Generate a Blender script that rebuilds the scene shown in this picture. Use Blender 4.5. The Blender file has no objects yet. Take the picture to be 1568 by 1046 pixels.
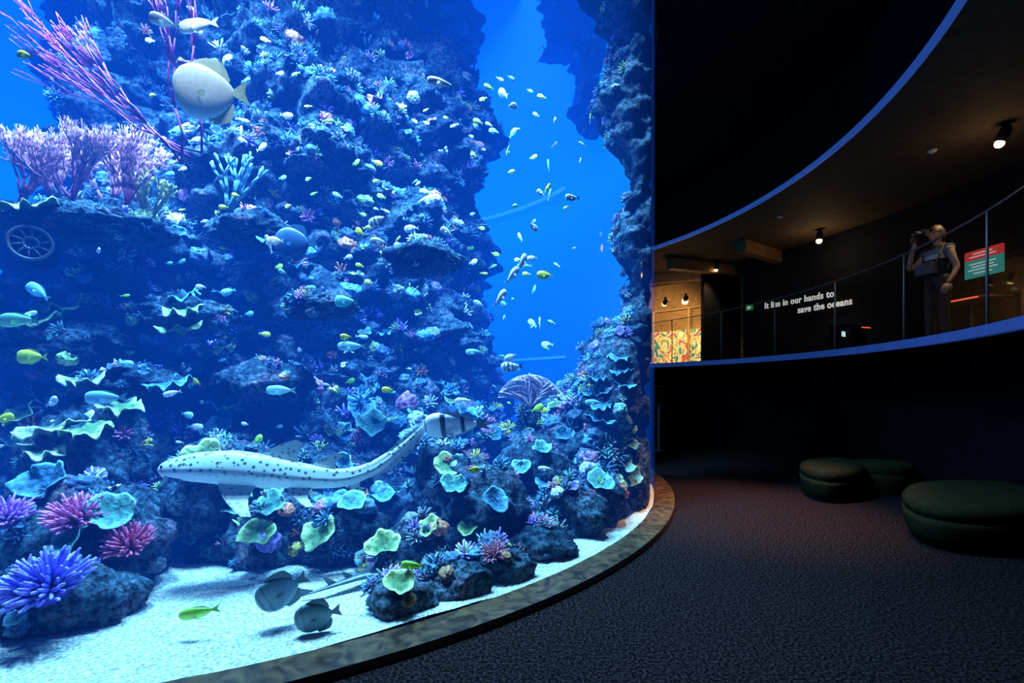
import bpy, math, random
import numpy as np
from mathutils import Vector, Matrix, noise
from mathutils.bvhtree import BVHTree
R=random.Random(7)
scene=bpy.context.scene
scene.view_settings.view_transform='Standard'
scene.view_settings.look='None'
CX,CY=-3.9,7.88        # tank axis
RG=6.03                # acrylic radius
H=12.6

# ---------------------------------------------------------------- helpers
def link(o,parent=None):
    scene.collection.objects.link(o)
    if parent: o.parent=parent
    return o
def empty(name,loc=(0,0,0)):
    e=bpy.data.objects.new(name,None); e.location=loc; e.empty_display_size=.1
    return link(e)
def nmat(name):
    m=bpy.data.materials.new(name); m.use_nodes=True
    return m,m.node_tree,m.node_tree.nodes,m.node_tree.links
def simple(name,col,rough=.6,metal=0,emit=None,es=0,noise_amt=.25,nscale=8,bump=.15,spec=.5,bscale=None):
    m,t,n,l=nmat(name); b=n['Principled BSDF']
    tc=n.new('ShaderNodeTexCoord'); nz=n.new('ShaderNodeTexNoise'); nz.inputs['Scale'].default_value=nscale; nz.inputs['Detail'].default_value=6
    l.new(tc.outputs['Object'],nz.inputs['Vector'])
    r=n.new('ShaderNodeValToRGB'); r.color_ramp.elements[0].position=.3; r.color_ramp.elements[1].position=.7
    r.color_ramp.elements[0].color=[c*(1-noise_amt) for c in col[:3]]+[1]
    r.color_ramp.elements[1].color=[min(1,c*(1+noise_amt)) for c in col[:3]]+[1]
    l.new(nz.outputs['Fac'],r.inputs['Fac']); l.new(r.outputs['Color'],b.inputs['Base Color'])
    b.inputs['Roughness'].default_value=rough; b.inputs['Metallic'].default_value=metal
    b.inputs['Specular IOR Level'].default_value=spec
    if bump:
        bp=n.new('ShaderNodeBump'); bp.inputs['Strength'].default_value=bump; bp.inputs['Distance'].default_value=.02
        l.new(nz.outputs['Fac'],bp.inputs['Height'])
        l.new(bp.outputs['Normal'],b.inputs['Normal'])
    if emit:
        b.inputs['Emission Color'].default_value=list(emit)+[1]; b.inputs['Emission Strength'].default_value=es
        m.cycles.emission_sampling='NONE'
    return m
def vcmat(name,rough=.6,bump=.4,bscale=25,var=.35,spec=.3):
    m,t,n,l=nmat(name); b=n['Principled BSDF']
    at=n.new('ShaderNodeAttribute'); at.attribute_name='Col'
    tc=n.new('ShaderNodeTexCoord'); nz=n.new('ShaderNodeTexNoise'); nz.inputs['Scale'].default_value=bscale; nz.inputs['Detail'].default_value=5
    l.new(tc.outputs['Object'],nz.inputs['Vector'])
    mr=n.new('ShaderNodeMapRange'); mr.inputs[1].default_value=.3; mr.inputs[2].default_value=.7; mr.inputs[3].default_value=1-var; mr.inputs[4].default_value=1+var
    l.new(nz.outputs['Fac'],mr.inputs[0])
    mx=n.new('ShaderNodeVectorMath'); mx.operation='SCALE'
    l.new(at.outputs['Color'],mx.inputs[0]); l.new(mr.outputs[0],mx.inputs['Scale'])
    l.new(mx.outputs[0],b.inputs['Base Color'])
    bp=n.new('ShaderNodeBump'); bp.inputs['Strength'].default_value=bump; bp.inputs['Distance'].default_value=.02
    l.new(nz.outputs['Fac'],bp.inputs['Height']); l.new(bp.outputs['Normal'],b.inputs['Normal'])
    b.inputs['Roughness'].default_value=rough; b.inputs['Specular IOR Level'].default_value=spec
    return m

class MB:
    def __init__(s): s.v=[];s.f=[];s.s=[]
    def vert(s,p,sh=0.): s.v.append(tuple(p)); s.s.append(sh); return len(s.v)-1
    def tube(s,pts,rads,sides=6,s0=0.,s1=1.,flat=1.0):
        pts=[Vector(p) for p in pts]; n=len(pts); rings=[]
        up=Vector((0.31,.17,.93))
        for i,p in enumerate(pts):
            d=(pts[min(i+1,n-1)]-pts[max(i-1,0)])
            d=d.normalized() if d.length>1e-9 else Vector((0,0,1))
            a=d.cross(up)
            if a.length<.05: a=d.cross(Vector((1,0,0)))
            a.normalize(); b=d.cross(a)
            sh=s0+(s1-s0)*i/(n-1)
            rings.append([s.vert(p+(a*math.cos(2*math.pi*k/sides)+b*flat*math.sin(2*math.pi*k/sides))*rads[i],sh) for k in range(sides)])
        for i in range(n-1):
            for k in range(sides):
                k2=(k+1)%sides
                s.f.append((rings[i][k],rings[i][k2],rings[i+1][k2],rings[i+1][k]))
        s.f.append(tuple(rings[0][::-1]))
        d=(pts[-1]-pts[-2]).normalized()
        t=s.vert(pts[-1]+d*rads[-1]*.8,s1)
        for k in range(sides): s.f.append((rings[-1][k],rings[-1][(k+1)%sides],t))
    def ball(s,c,r,sh=0.,nu=12,nv=8,rot=None):
        c=Vector(c); rx,ry,rz=(r,r,r) if not hasattr(r,'__len__') else r
        rows=[]
        for j in range(nv+1):
            ph=math.pi*j/nv
            row=[]
            for i in range(nu):
                th=2*math.pi*i/nu
                q=Vector((rx*math.sin(ph)*math.cos(th),ry*math.sin(ph)*math.sin(th),rz*math.cos(ph)))
                if rot: q=rot@q
                row.append(s.vert(c+q,sh))
            rows.append(row)
        for j in range(nv):
            for i in range(nu):
                s.f.append((rows[j][i],rows[j+1][i],rows[j+1][(i+1)%nu],rows[j][(i+1)%nu]))
    def sheet(s,grid,sh=0.):
        ids=[[s.vert(p,sh) for p in row] for row in grid]
        for a,b in zip(ids,ids[1:]):
            for k in range(len(a)-1): s.f.append((a[k],a[k+1],b[k+1],b[k]))
    def box(s,c,h,sh=0.,rot=None):
        c=Vector(c); ids=[]
        for x in (-1,1):
            for y in (-1,1):
                for z in (-1,1):
                    q=Vector((x*h[0],y*h[1],z*h[2]))
                    if rot: q=rot@q
                    ids.append(s.vert(c+q,sh))
        for f in ((0,1,3,2),(4,6,7,5),(0,4,5,1),(2,3,7,6),(0,2,6,4),(1,5,7,3)): s.f.append(tuple(ids[i] for i in f))
    def tpl(s):
        return (np.array(s.v,dtype=np.float64),np.array([i for f in s.f for i in f],dtype=np.int32),
                np.array([len(f) for f in s.f],dtype=np.int32),np.array(s.s))
def mesh_np(name,V,L,T,C=None,mat=None,smooth=True,parent=None):
    me=bpy.data.meshes.new(name)
    me.vertices.add(len(V)); me.vertices.foreach_set('co',V.astype(np.float32).ravel())
    me.loops.add(len(L)); me.loops.foreach_set('vertex_index',L)
    me.polygons.add(len(T)); st=np.concatenate([[0],np.cumsum(T)[:-1]]).astype(np.int32)
    me.polygons.foreach_set('loop_start',st); me.polygons.foreach_set('loop_total',T)
    me.update(calc_edges=True); me.validate()
    me.polygons.foreach_set('use_smooth',[smooth]*len(me.polygons))
    if C is not None:
        a=me.color_attributes.new('Col','FLOAT_COLOR','POINT')
        CC=np.ones((len(V),4),dtype=np.float32); CC[:,:3]=C; a.data.foreach_set('color',CC.ravel())
    if mat: me.materials.append(mat)
    o=bpy.data.objects.new(name,me); link(o,parent)
    return o
class Acc:
    def __init__(s): s.V=[];s.L=[];s.T=[];s.C=[];s.n=0
    def add(s,t,M,c0,c1):
        V,L,T,S=t
        M=np.array(M); s.V.append(V@M[:3,:3].T+M[:3,3]); s.L.append(L+s.n); s.T.append(T)
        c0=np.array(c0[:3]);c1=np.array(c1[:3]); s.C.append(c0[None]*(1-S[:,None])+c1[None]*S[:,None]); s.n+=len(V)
    def make(s,name,mat,parent=None,smooth=True):
        if not s.V: return
        return mesh_np(name,np.vstack(s.V),np.concatenate(s.L).astype(np.int32),np.concatenate(s.T).astype(np.int32),np.vstack(s.C),mat,smooth,parent)
def mbobj(mb,name,mat,c0=(.5,.5,.5),c1=None,parent=None,smooth=True,M=None):
    a=Acc(); a.add(mb.tpl(),M if M is not None else Matrix.Identity(4),c0,c1 or c0); return a.make(name,mat,parent,smooth)
def orient(loc,n,scale,spin=None):
    n=Vector(n).normalized(); q=Vector((0,0,1)).rotation_difference(n)
    spin=R.uniform(0,6.28) if spin is None else spin
    s=scale if hasattr(scale,'__len__') else (scale,)*3
    return Matrix.Translation(loc)@q.to_matrix().to_4x4()@Matrix.Rotation(spin,4,'Z')@Matrix.Diagonal((s[0],s[1],s[2],1))

# ---------------------------------------------------------------- materials
M_coral=vcmat('coral_tissue',.65,.5,30,.4)
M_plate=vcmat('plate_coral_tissue',.7,.8,28,.5,.2)
M_fish=vcmat('fish_skin',.35,.05,60,.12,.5)
def rockmat():
    m,t,n,l=nmat('reef_rock'); b=n['Principled BSDF']
    tc=n.new('ShaderNodeTexCoord')
    a=n.new('ShaderNodeTexNoise'); a.inputs['Scale'].default_value=2.2; a.inputs['Detail'].default_value=10; a.inputs['Roughness'].default_value=.7
    c=n.new('ShaderNodeTexVoronoi'); c.inputs['Scale'].default_value=16
    d=n.new('ShaderNodeTexNoise'); d.inputs['Scale'].default_value=22; d.inputs['Detail'].default_value=8; d.inputs['Roughness'].default_value=.75
    for q in (a,c,d): l.new(tc.outputs['Object'],q.inputs['Vector'])
    r=n.new('ShaderNodeValToRGB'); e=r.color_ramp.elements
    e[0].position=.3; e[0].color=(.008,.028,.060,1); e[1].position=.72; e[1].color=(.22,.30,.14,1)
    x=e.new(.45); x.color=(.028,.070,.12,1); x=e.new(.55); x.color=(.08,.16,.22,1); x=e.new(.63); x.color=(.20,.15,.24,1)
    l.new(a.outputs['Fac'],r.inputs['Fac'])
    r2=n.new('ShaderNodeValToRGB'); r2.color_ramp.elements[0].position=.42; r2.color_ramp.elements[0].color=(.15,.15,.15,1); r2.color_ramp.elements[1].position=.64; r2.color_ramp.elements[1].color=(2.3,2.3,2.2,1)
    l.new(d.outputs['Fac'],r2.inputs['Fac'])
    mx=n.new('ShaderNodeMix'); mx.data_type='RGBA'; mx.blend_type='MULTIPLY'; mx.inputs[0].default_value=1
    l.new(r.outputs['Color'],mx.inputs[6]); l.new(r2.outputs['Color'],mx.inputs[7]); l.new(mx.outputs[2],b.inputs['Base Color'])
    b.inputs['Roughness'].default_value=.9; b.inputs['Specular IOR Level'].default_value=.15
    ad=n.new('ShaderNodeMath'); ad.operation='ADD'; l.new(d.outputs['Fac'],ad.inputs[0]); l.new(c.outputs['Distance'],ad.inputs[1])
    bp=n.new('ShaderNodeBump'); bp.inputs['Strength'].default_value=1; bp.inputs['Distance'].default_value=.08
    l.new(ad.outputs[0],bp.inputs['Height']); l.new(bp.outputs['Normal'],b.inputs['Normal'])
    return m
M_rock=rockmat()

# ---------------------------------------------------------------- tank shell
import bmesh
def ring(name,r0,r1,z0,z1,mat,a0=0,a1=360,seg=160,parent=None,cx=CX,cy=CY):
    full=abs(a1-a0)>=360
    V=[];F=[]
    n=seg if full else seg+1
    for i in range(n):
        a=math.radians(a0+(a1-a0)*i/seg); c,s=math.cos(a),math.sin(a)
        for r,z in ((r0,z0),(r1,z0),(r1,z1),(r0,z1)): V.append((cx+r*c,cy+r*s,z))
    for i in range(seg):
        j=(i+1)%n
        for k in range(4):
            k2=(k+1)%4; F.append((i*4+k,i*4+k2,j*4+k2,j*4+k))
    if not full: F.append((0,3,2,1)); b=(n-1)*4; F.append((b,b+1,b+2,b+3))
    me=bpy.data.meshes.new(name); me.from_pydata(V,[],F); me.materials.append(mat)
    bm=bmesh.new(); bm.from_mesh(me); bmesh.ops.recalc_face_normals(bm,faces=bm.faces); bm.to_mesh(me); bm.free()
    o=bpy.data.objects.new(name,me); return link(o,parent)
tank=empty('aquarium_tank',(0,0,0))
m,t,n,l=nmat('tank_acrylic'); n.remove(n['Principled BSDF']); out=n['Material Output']
tr=n.new('ShaderNodeBsdfTransparent'); gl=n.new('ShaderNodeBsdfGlossy'); gl.inputs['Roughness'].default_value=.04
lw=n.new('ShaderNodeLayerWeight'); lw.inputs['Blend'].default_value=.15
mm=n.new('ShaderNodeMath'); mm.operation='MULTIPLY'; mm.inputs[1].default_value=.1; l.new(lw.outputs['Facing'],mm.inputs[0])
mx=n.new('ShaderNodeMixShader'); l.new(mm.outputs[0],mx.inputs[0]); l.new(tr.outputs[0],mx.inputs[1]); l.new(gl.outputs[0],mx.inputs[2]); l.new(mx.outputs[0],out.inputs['Surface'])
M_acr=m
V=[];F=[];sg=200
for i in range(sg):
    a=2*math.pi*i/sg
    for z in (0,H): V.append((CX+RG*math.cos(a),CY+RG*math.sin(a),z))
for i in range(sg):
    j=(i+1)%sg; F.append((i*2,j*2,j*2+1,i*2+1))
me=bpy.data.meshes.new('acrylic_wall'); me.from_pydata(V,[],F); me.materials.append(M_acr); me.polygons.foreach_set('use_smooth',[True]*sg)
link(bpy.data.objects.new('acrylic_wall',me),tank)
m,t,n,l=nmat('sea_water_glow'); n.remove(n['Principled BSDF']); out=n['Material Output']
ab=n.new('ShaderNodeVolumeAbsorption'); ab.inputs['Color'].default_value=(.35,.74,.93,1); ab.inputs['Density'].default_value=.17
em=n.new('ShaderNodeEmission'); em.inputs['Color'].default_value=(.004,.125,1,1); em.inputs['Strength'].default_value=.092  # emission stands in for blue haze scattered in the water
ad=n.new('ShaderNodeAddShader'); l.new(ab.outputs[0],ad.inputs[0]); l.new(em.outputs[0],ad.inputs[1]); l.new(ad.outputs[0],out.inputs['Volume'])
M_water=m
V=[];rw=RG-.02
for z in (0.02,H-.1):
    for i in range(sg):
        a=2*math.pi*i/sg; V.append((CX+rw*math.cos(a),CY+rw*math.sin(a),z))
F=[(i,(i+1)%sg,sg+(i+1)%sg,sg+i) for i in range(sg)]+[tuple(range(sg-1,-1,-1)),tuple(range(sg,2*sg))]
me=bpy.data.meshes.new('water'); me.from_pydata(V,[],F); me.materials.append(M_water)
link(bpy.data.objects.new('water',me),tank)
m,t,n,l=nmat('water_glow_backing'); b=n['Principled BSDF']; b.inputs['Base Color'].default_value=(.02,.14,.4,1); b.inputs['Roughness'].default_value=.9  # added opaque backing; blue water glow put into its emission, graded by height
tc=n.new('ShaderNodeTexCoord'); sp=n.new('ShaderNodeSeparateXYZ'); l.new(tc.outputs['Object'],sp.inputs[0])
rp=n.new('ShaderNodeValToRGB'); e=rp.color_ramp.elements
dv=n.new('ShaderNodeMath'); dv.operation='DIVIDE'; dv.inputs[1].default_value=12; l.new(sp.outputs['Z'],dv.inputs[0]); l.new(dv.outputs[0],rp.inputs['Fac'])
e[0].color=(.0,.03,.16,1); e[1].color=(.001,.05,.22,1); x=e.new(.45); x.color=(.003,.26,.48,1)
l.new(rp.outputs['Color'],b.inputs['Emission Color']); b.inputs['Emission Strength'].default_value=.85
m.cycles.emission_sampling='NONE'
ring('glow_backing',5.92,5.97,.02,H-.2,m,2,200,seg=100,parent=tank)
M_pale=simple('pale_blue_rim_glow',(.4,.65,.8),.4,emit=(.1,.55,.8),es=.4)  # rings stand for balcony rims seen across the tank, glow put in
ring('far_balcony_rim_upper',5.86,5.93,5.95,6.01,M_pale,30,120,seg=60,parent=tank)
ring('far_balcony_rim_lower',5.86,5.93,2.1,2.15,M_pale,30,120,seg=60,parent=tank)
def woodmat():
    m,t,n,l=nmat('plinth_timber'); b=n['Principled BSDF']
    tc=n.new('ShaderNodeTexCoord'); mp=n.new('ShaderNodeMapping'); mp.inputs['Scale'].default_value=(3,3,14)
    l.new(tc.outputs['Object'],mp.inputs[0]); w=n.new('ShaderNodeTexNoise'); w.inputs['Scale'].default_value=2.4; w.inputs['Detail'].default_value=8; w.inputs['Distortion'].default_value=1.5
    l.new(mp.outputs[0],w.inputs['Vector']); r=n.new('ShaderNodeValToRGB'); r.color_ramp.elements[0].position=.35; r.color_ramp.elements[1].position=.65
    r.color_ramp.elements[0].color=(.020,.012,.008,1); r.color_ramp.elements[1].color=(.11,.062,.030,1)
    l.new(w.outputs['Fac'],r.inputs['Fac']); l.new(r.outputs['Color'],b.inputs['Base Color']); b.inputs['Roughness'].default_value=.28
    return m
M_wood=woodmat()
ring('plinth',RG-.02,RG+.22,0.001,.055,M_wood,parent=tank,seg=200)
def sandmat():
    m,t,n,l=nmat('coral_sand'); b=n['Principled BSDF']
    tc=n.new('ShaderNodeTexCoord'); a=n.new('ShaderNodeTexNoise'); a.inputs['Scale'].default_value=55; a.inputs['Detail'].default_value=6
    l.new(tc.outputs['Object'],a.inputs['Vector']); r=n.new('ShaderNodeValToRGB'); r.color_ramp.elements[0].position=.35; r.color_ramp.elements[1].position=.6
    r.color_ramp.elements[0].color=(.28,.31,.28,1); r.color_ramp.elements[1].color=(.80,.82,.72,1)
    l.new(a.outputs['Fac'],r.inputs['Fac']); l.new(r.outputs['Color'],b.inputs['Base Color']); b.inputs['Roughness'].default_value=.95
    bp=n.new('ShaderNodeBump'); bp.inputs['Strength'].default_value=1; bp.inputs['Distance'].default_value=.035; l.new(a.outputs['Fac'],bp.inputs['Height']); l.new(bp.outputs['Normal'],b.inputs['Normal'])
    return m
M_sand=sandmat()
V=[];F=[];nr,nt=60,220
for i in range(nr+1):
    r=(RG-.03)*i/nr
    for k in range(nt):
        a=2*math.pi*k/nt; x,y=CX+r*math.cos(a),CY+r*math.sin(a)
        z=.05+.035*noise.noise(Vector((x*1.3,y*1.3,2)))+.02*noise.noise(Vector((x*5,y*5,9)))
        V.append((x,y,z))
for i in range(nr):
    for k in range(nt): k2=(k+1)%nt; F.append((i*nt+k,(i+1)*nt+k,(i+1)*nt+k2,i*nt+k2))
me=bpy.data.meshes.new('sand_bed'); me.from_pydata(V,[],F); me.materials.append(M_sand); me.polygons.foreach_set('use_smooth',[True]*len(F))
link(bpy.data.objects.new('sand_bed',me),tank)

# ---------------------------------------------------------------- reef rock
reef=empty('coral_reef')
def clampin(x,y,lim=5.74):
    dx,dy=x-CX,y-CY; d=math.hypot(dx,dy)
    if d>lim: return CX+dx*lim/d,CY+dy*lim/d
    return x,y
def tower(name,prof,nt,nz,amp=1.,seed=0,lim=5.74):
    prof=np.array(prof); z0,z1=prof[0,0],prof[-1,0]
    V=np.zeros((nt*(nz+1)+2,3))
    for j in range(nz+1):
        z=z0+(z1-z0)*j/nz
        cx,cy,a,b=[np.interp(z,prof[:,0],prof[:,q]) for q in (1,2,3,4)]
        for k in range(nt):
            th=2*math.pi*k/nt; c,s=math.cos(th),math.sin(th)
            x,y=cx+a*c,cy+b*s
            p=Vector((x+seed,y,z*1.35))
            d=.42*noise.noise(p*.75)
            q=Vector((x+seed*2,y,z*1.25))
            f=noise.voronoi(q*1.15)[0]; d+=.60*(.55-f[0])
            f=noise.voronoi(q*2.6)[0]; d+=.38*(.5-f[0])
            f=noise.voronoi(q*6)[0]; d+=.14*(.5-f[0])
            d+=.18*noise.noise(q*4.2)+.07*noise.noise(q*11)
            d*=amp
            zz=z+.12*amp*noise.noise(q*1.9+Vector((5,5,5)))
            x,y=clampin(x+d*c,y+d*s,lim)
            V[j*nt+k]=(x,y,max(zz,0.0) if j else -.02)
    V[-2]=(prof[0,1],prof[0,2],-.02); V[-1]=(prof[-1,1],prof[-1,2],z1+.1*amp)
    if z0>1: V[-2]=(prof[0,1],prof[0,2],z0-.1); V[:nt,2]=z0
    L=[];T=[]
    for j in range(nz):
        for k in range(nt):
            k2=(k+1)%nt; L+= [j*nt+k,j*nt+k2,(j+1)*nt+k2,(j+1)*nt+k]; T.append(4)
    for k in range(nt):
        k2=(k+1)%nt; L+=[k2,k,len(V)-2]; T.append(3); L+=[nz*nt+k,nz*nt+k2,len(V)-1]; T.append(3)
    return mesh_np(name,V,np.array(L,dtype=np.int32),np.array(T,dtype=np.int32),None,M_rock,True,reef)
cores=[]
cores.append(tower('rock_tower_main',[(0,-3.6,8,4.3,4.2),(.5,-3.6,8,3.9,3.7),(1,-3.65,8,3.5,3.3),(2,-3.7,8,3.2,2.7),(3,-3.7,8,3.15,2.35),(5,-3.75,8,3.2,2.2),(7,-3.9,8.1,3.2,2.1),(9.5,-4,8.2,2.9,2.0)],500,320,1,0))
cores.append(tower('rock_outcrop',[(0,-4.8,5.3,1.2,1.1),(1,-4.7,5.4,1.0,1.0),(1.7,-4.75,5.35,.85,.75),(2.3,-4.6,5.5,.8,.8),(2.8,-4.5,5.6,1.0,1.1),(3.2,-4.5,5.7,1.0,1.1),(3.5,-4.4,5.9,.7,.8)],170,110,.8,13))
cores.append(tower('rock_mound',[(0,.75,6.3,1.15,1.35),(.5,.85,6.2,.9,1.0),(1,1.1,6.2,.62,.75),(1.8,1.40,6.3,.40,.55),(2.3,1.52,6.3,.30,.42)],150,80,.5,31,5.95))
cores.append(tower('rock_column',[(1.8,1.58,6.3,.25,.35),(2.8,1.72,6.25,.14,.3),(3.6,1.60,6.3,.26,.4),(4.4,1.70,6.25,.16,.3),(5.2,1.52,6.3,.38,.4),(6,1.55,6.3,.34,.4),(7.5,1.4,6.4,.50,.5),(9,1.3,6.6,.5,.5)],120,220,.6,47,5.97))
cores.append(tower('rock_hanging',[(6.6,1.75,9.7,.06,.1),(6.9,1.7,9.7,.22,.3),(7.4,1.5,9.8,.30,.4),(7.9,1.75,9.7,.50,.6),(8.6,1.4,9.8,.60,.6),(9.4,1.5,9.7,.8,.7),(10.5,1.2,9.8,1.1,.9)],120,140,1.0,60,5.85))
def boulder(c,r,seed,name='boulder',par=reef,res=34):
    V=[];nu,nv=res*2,res
    for j in range(nv+1):
        ph=math.pi*j/nv
        for i in range(nu):
            th=2*math.pi*i/nu
            d=Vector((math.sin(ph)*math.cos(th),math.sin(ph)*math.sin(th),math.cos(ph)))
            q=d*1.1+Vector((seed,seed*2,0))
            f=noise.voronoi(q*1.6)[0]; k=1+.3*noise.noise(q)+.25*(.5-f[0])
            f=noise.voronoi(q*4)[0]; k+=.16*(.5-f[0])+.08*noise.noise(q*7)
            p=Vector((c[0]+d.x*r[0]*k,c[1]+d.y*r[1]*k,c[2]+d.z*r[2]*k))
            x,y=clampin(p.x,p.y,5.92); V.append((x,y,p.z))
    V=np.array(V); L=[];T=[]
    for j in range(nv):
        for i in range(nu): L+=[j*nu+i,(j+1)*nu+i,(j+1)*nu+(i+1)%nu,j*nu+(i+1)%nu]; T.append(4)
    o=mesh_np(name,V,np.array(L,dtype=np.int32),np.array(T,dtype=np.int32),None,M_rock,True,par); cores.append(o); return o
bl=[((-2.75,2.95,.1),(.40,.3,.30)),((-3.1,3.5,.3),(.5,.4,.45)),((-2.0,3.95,.2),(.35,.3,.35)),((-1.45,4.0,.2),(.4,.3,.3)),
((-.70,3.06,.10),(.22,.17,.16)),((-.38,3.30,.1),(.24,.18,.16)),((-.12,3.6,.13),(.28,.17,.15)),((.2,4.1,.1),(.35,.25,.18)),((.55,4.7,.2),(.4,.3,.3)),((.85,5.1,.25),(.35,.3,.3)),
((-.80,3.75,.17),(.32,.25,.24)),((-.3,4.3,.35),(.5,.4,.45)),((.2,5.2,.4),(.5,.5,.5)),((-.6,4.6,.5),(.4,.4,.4)),((1.3,5.7,.15),(.3,.3,.25)),((-2.6,4.2,.5),(.5,.4,.5)),((-3.6,4.1,.8),(.5,.4,.5)),((-4.4,4.6,1.9),(.7,.4,.28)),
((-4.25,4.6,3.0),(.80,.45,.20)),((-3.4,4.9,2.2),(.5,.35,.2)),((-2.6,5.0,1.5),(.45,.4,.25)),((-3.5,4.4,1.5),(.4,.3,.16)),((-2.0,4.9,2.3),(.35,.3,.15)),((-1.0,5.3,2.9),(.4,.35,.2)),((-2.9,5.3,3.2),(.45,.35,.2))]
for i,(c,r) in enumerate(bl): boulder(c,r,i*3.7+1)
boulder((.2,5.62,.95),(.16,.16,.35),71)
vv=[];pp=[]
for o in cores:
    off=len(vv); vv+= [v.co.copy() for v in o.data.vertices]; pp+=[tuple(off+i for i in p.vertices) for p in o.data.polygons]
bvh=BVHTree.FromPolygons(vv,pp)

# ---------------------------------------------------------------- coral templates
def finger(n,seed,sides=6,rad=.075,bend=.15,seg=4,hemi=1.0):
    r=random.Random(seed); mb=MB()
    mb.ball((0,0,.0),(.45,.45,.3),0.,10,6)
    for i in range(n):
        zz=1-(i+.5)/n*hemi; th=i*2.399+r.uniform(-.2,.2)
        rr=math.sqrt(max(0,1-zz*zz)); d=Vector((rr*math.cos(th),rr*math.sin(th),zz*.85+.1)).normalized()
        ln=r.uniform(.75,1.05); side=Vector((r.uniform(-1,1),r.uniform(-1,1),r.uniform(0,1)))*bend
        pts=[d*(.25+(ln-.25)*k/seg)+side*(k/seg)**2 for k in range(seg+1)]
        rd=[rad*(1.25-.45*k/seg) for k in range(seg+1)]; rd[-1]*=.7
        mb.tube(pts,rd,sides)
    return mb.tpl()
def plate(seed,cup=.35,ruf=.12,k=4,nr=7,nt=30,thick=.05,irr=.12):
    r=random.Random(seed); a=[r.uniform(0,6.28) for _ in range(6)]; mb=MB()
    def P(i,t):
        q=i/nr; R0=1+irr*math.sin(2*t+a[0])+irr*.7*math.sin(3*t+a[1])+irr*.4*math.sin(7*t+a[2])
        z=cup*q**1.7+ruf*q**2.2*math.sin(k*t+a[3])+ruf*.4*q**3*math.sin((2*k+1)*t+a[4])
        return q*R0*math.cos(t),q*R0*math.sin(t),z,q
    top=[];bot=[]
    for i in range(nr+1):
        rt=[];rb=[]
        for j in range(nt):
            t=2*math.pi*j/nt; x,y,z,q=P(i,t)
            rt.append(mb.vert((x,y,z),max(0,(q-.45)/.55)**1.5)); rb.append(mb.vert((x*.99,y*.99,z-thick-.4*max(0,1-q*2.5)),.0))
        top.append(rt);bot.append(rb)
    for i in range(nr):
        for j in range(nt):
            j2=(j+1)%nt
            mb.f.append((top[i][j],top[i+1][j],top[i+1][j2],top[i][j2])); mb.f.append((bot[i][j2],bot[i+1][j2],bot[i+1][j],bot[i][j]))
    for j in range(nt):
        j2=(j+1)%nt; mb.f.append((top[nr][j],bot[nr][j],bot[nr][j2],top[nr][j2]))
    return mb.tpl()
def bush(seed,depth=4,flat=1.,rad=.05,ang=.55,sides=5,n0=4,ln=.38,p3=.3):
    r=random.Random(seed); mb=MB()
    def grow(p,d,l,rd,k):
        q=p+d*l; mid=(p+q)/2+Vector((r.uniform(-1,1),r.uniform(-1,1)*flat,r.uniform(-1,1)))*l*.1
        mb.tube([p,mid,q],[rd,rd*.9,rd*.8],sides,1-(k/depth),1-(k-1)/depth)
        if k<=1: return
        for i in range(2 if r.random()>p3 else 3):
            nd=(d+Vector((r.uniform(-1,1),r.uniform(-1,1)*flat,r.uniform(-.4,1)))*ang).normalized(); grow(q,nd,l*r.uniform(.7,.95),rd*.78,k-1)
    for i in range(n0):
        d=Vector((r.uniform(-.8,.8),r.uniform(-.8,.8)*flat,1)).normalized(); grow(Vector((0,0,-.05)),d,ln,rad,depth)
    return mb.tpl()
def dome(seed,nu=22,nv=11):
    mb=MB(); rows=[]
    for j in range(nv+1):
        ph=math.pi*.62*j/nv; row=[]
        for i in range(nu):
            th=2*math.pi*i/nu; d=Vector((math.sin(ph)*math.cos(th),math.sin(ph)*math.sin(th),math.cos(ph)))
            nn=noise.noise(d*4+Vector((seed,0,0))); k=1+.22*noise.noise(d*1.5+Vector((seed,3,0)))+.3*nn
            row.append(mb.vert(d*k,max(0,min(1,.5+1.2*nn))))
        rows.append(row)
    for j in range(nv):
        for i in range(nu): mb.f.append((rows[j][i],rows[j+1][i],rows[j+1][(i+1)%nu],rows[j][(i+1)%nu]))
    return mb.tpl()
def tubes(seed,n=5):
    r=random.Random(seed); mb=MB()
    for i in range(n):
        x,y=r.uniform(-.3,.3),r.uniform(-.3,.3); h=r.uniform(.6,1.1); lx,ly=x*1.3+r.uniform(-.1,.1),y*1.3
        mb.tube([(x,y,-.1),(x+lx*.3,y+ly*.3,h*.5),(x+lx*.7,y+ly*.7,h)],[.07,.1,.12],8,0,1)
    return mb.tpl()
T_f=[finger(20,i,5,.09) for i in range(5)]; T_p=[plate(i,R.uniform(.15,.5),R.uniform(.1,.3),R.choice([3,4,5])) for i in range(10)]
T_b=[bush(i,3,rad=.06) for i in range(5)]; T_d=[dome(i*3.3) for i in range(6)]; T_t=[tubes(i) for i in range(3)]
T_tuft=[finger(11,i+50,4,.12,.3,3,.8) for i in range(4)]
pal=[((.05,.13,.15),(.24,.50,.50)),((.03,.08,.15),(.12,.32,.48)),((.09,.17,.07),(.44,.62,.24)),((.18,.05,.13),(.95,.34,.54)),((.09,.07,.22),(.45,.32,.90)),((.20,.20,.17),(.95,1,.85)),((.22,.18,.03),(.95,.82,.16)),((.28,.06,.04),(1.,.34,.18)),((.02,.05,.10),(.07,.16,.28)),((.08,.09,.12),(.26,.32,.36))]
pw=[16,25,9,12,10,6,5,6,24,15]
acc=Acc(); accp=Acc()
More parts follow.
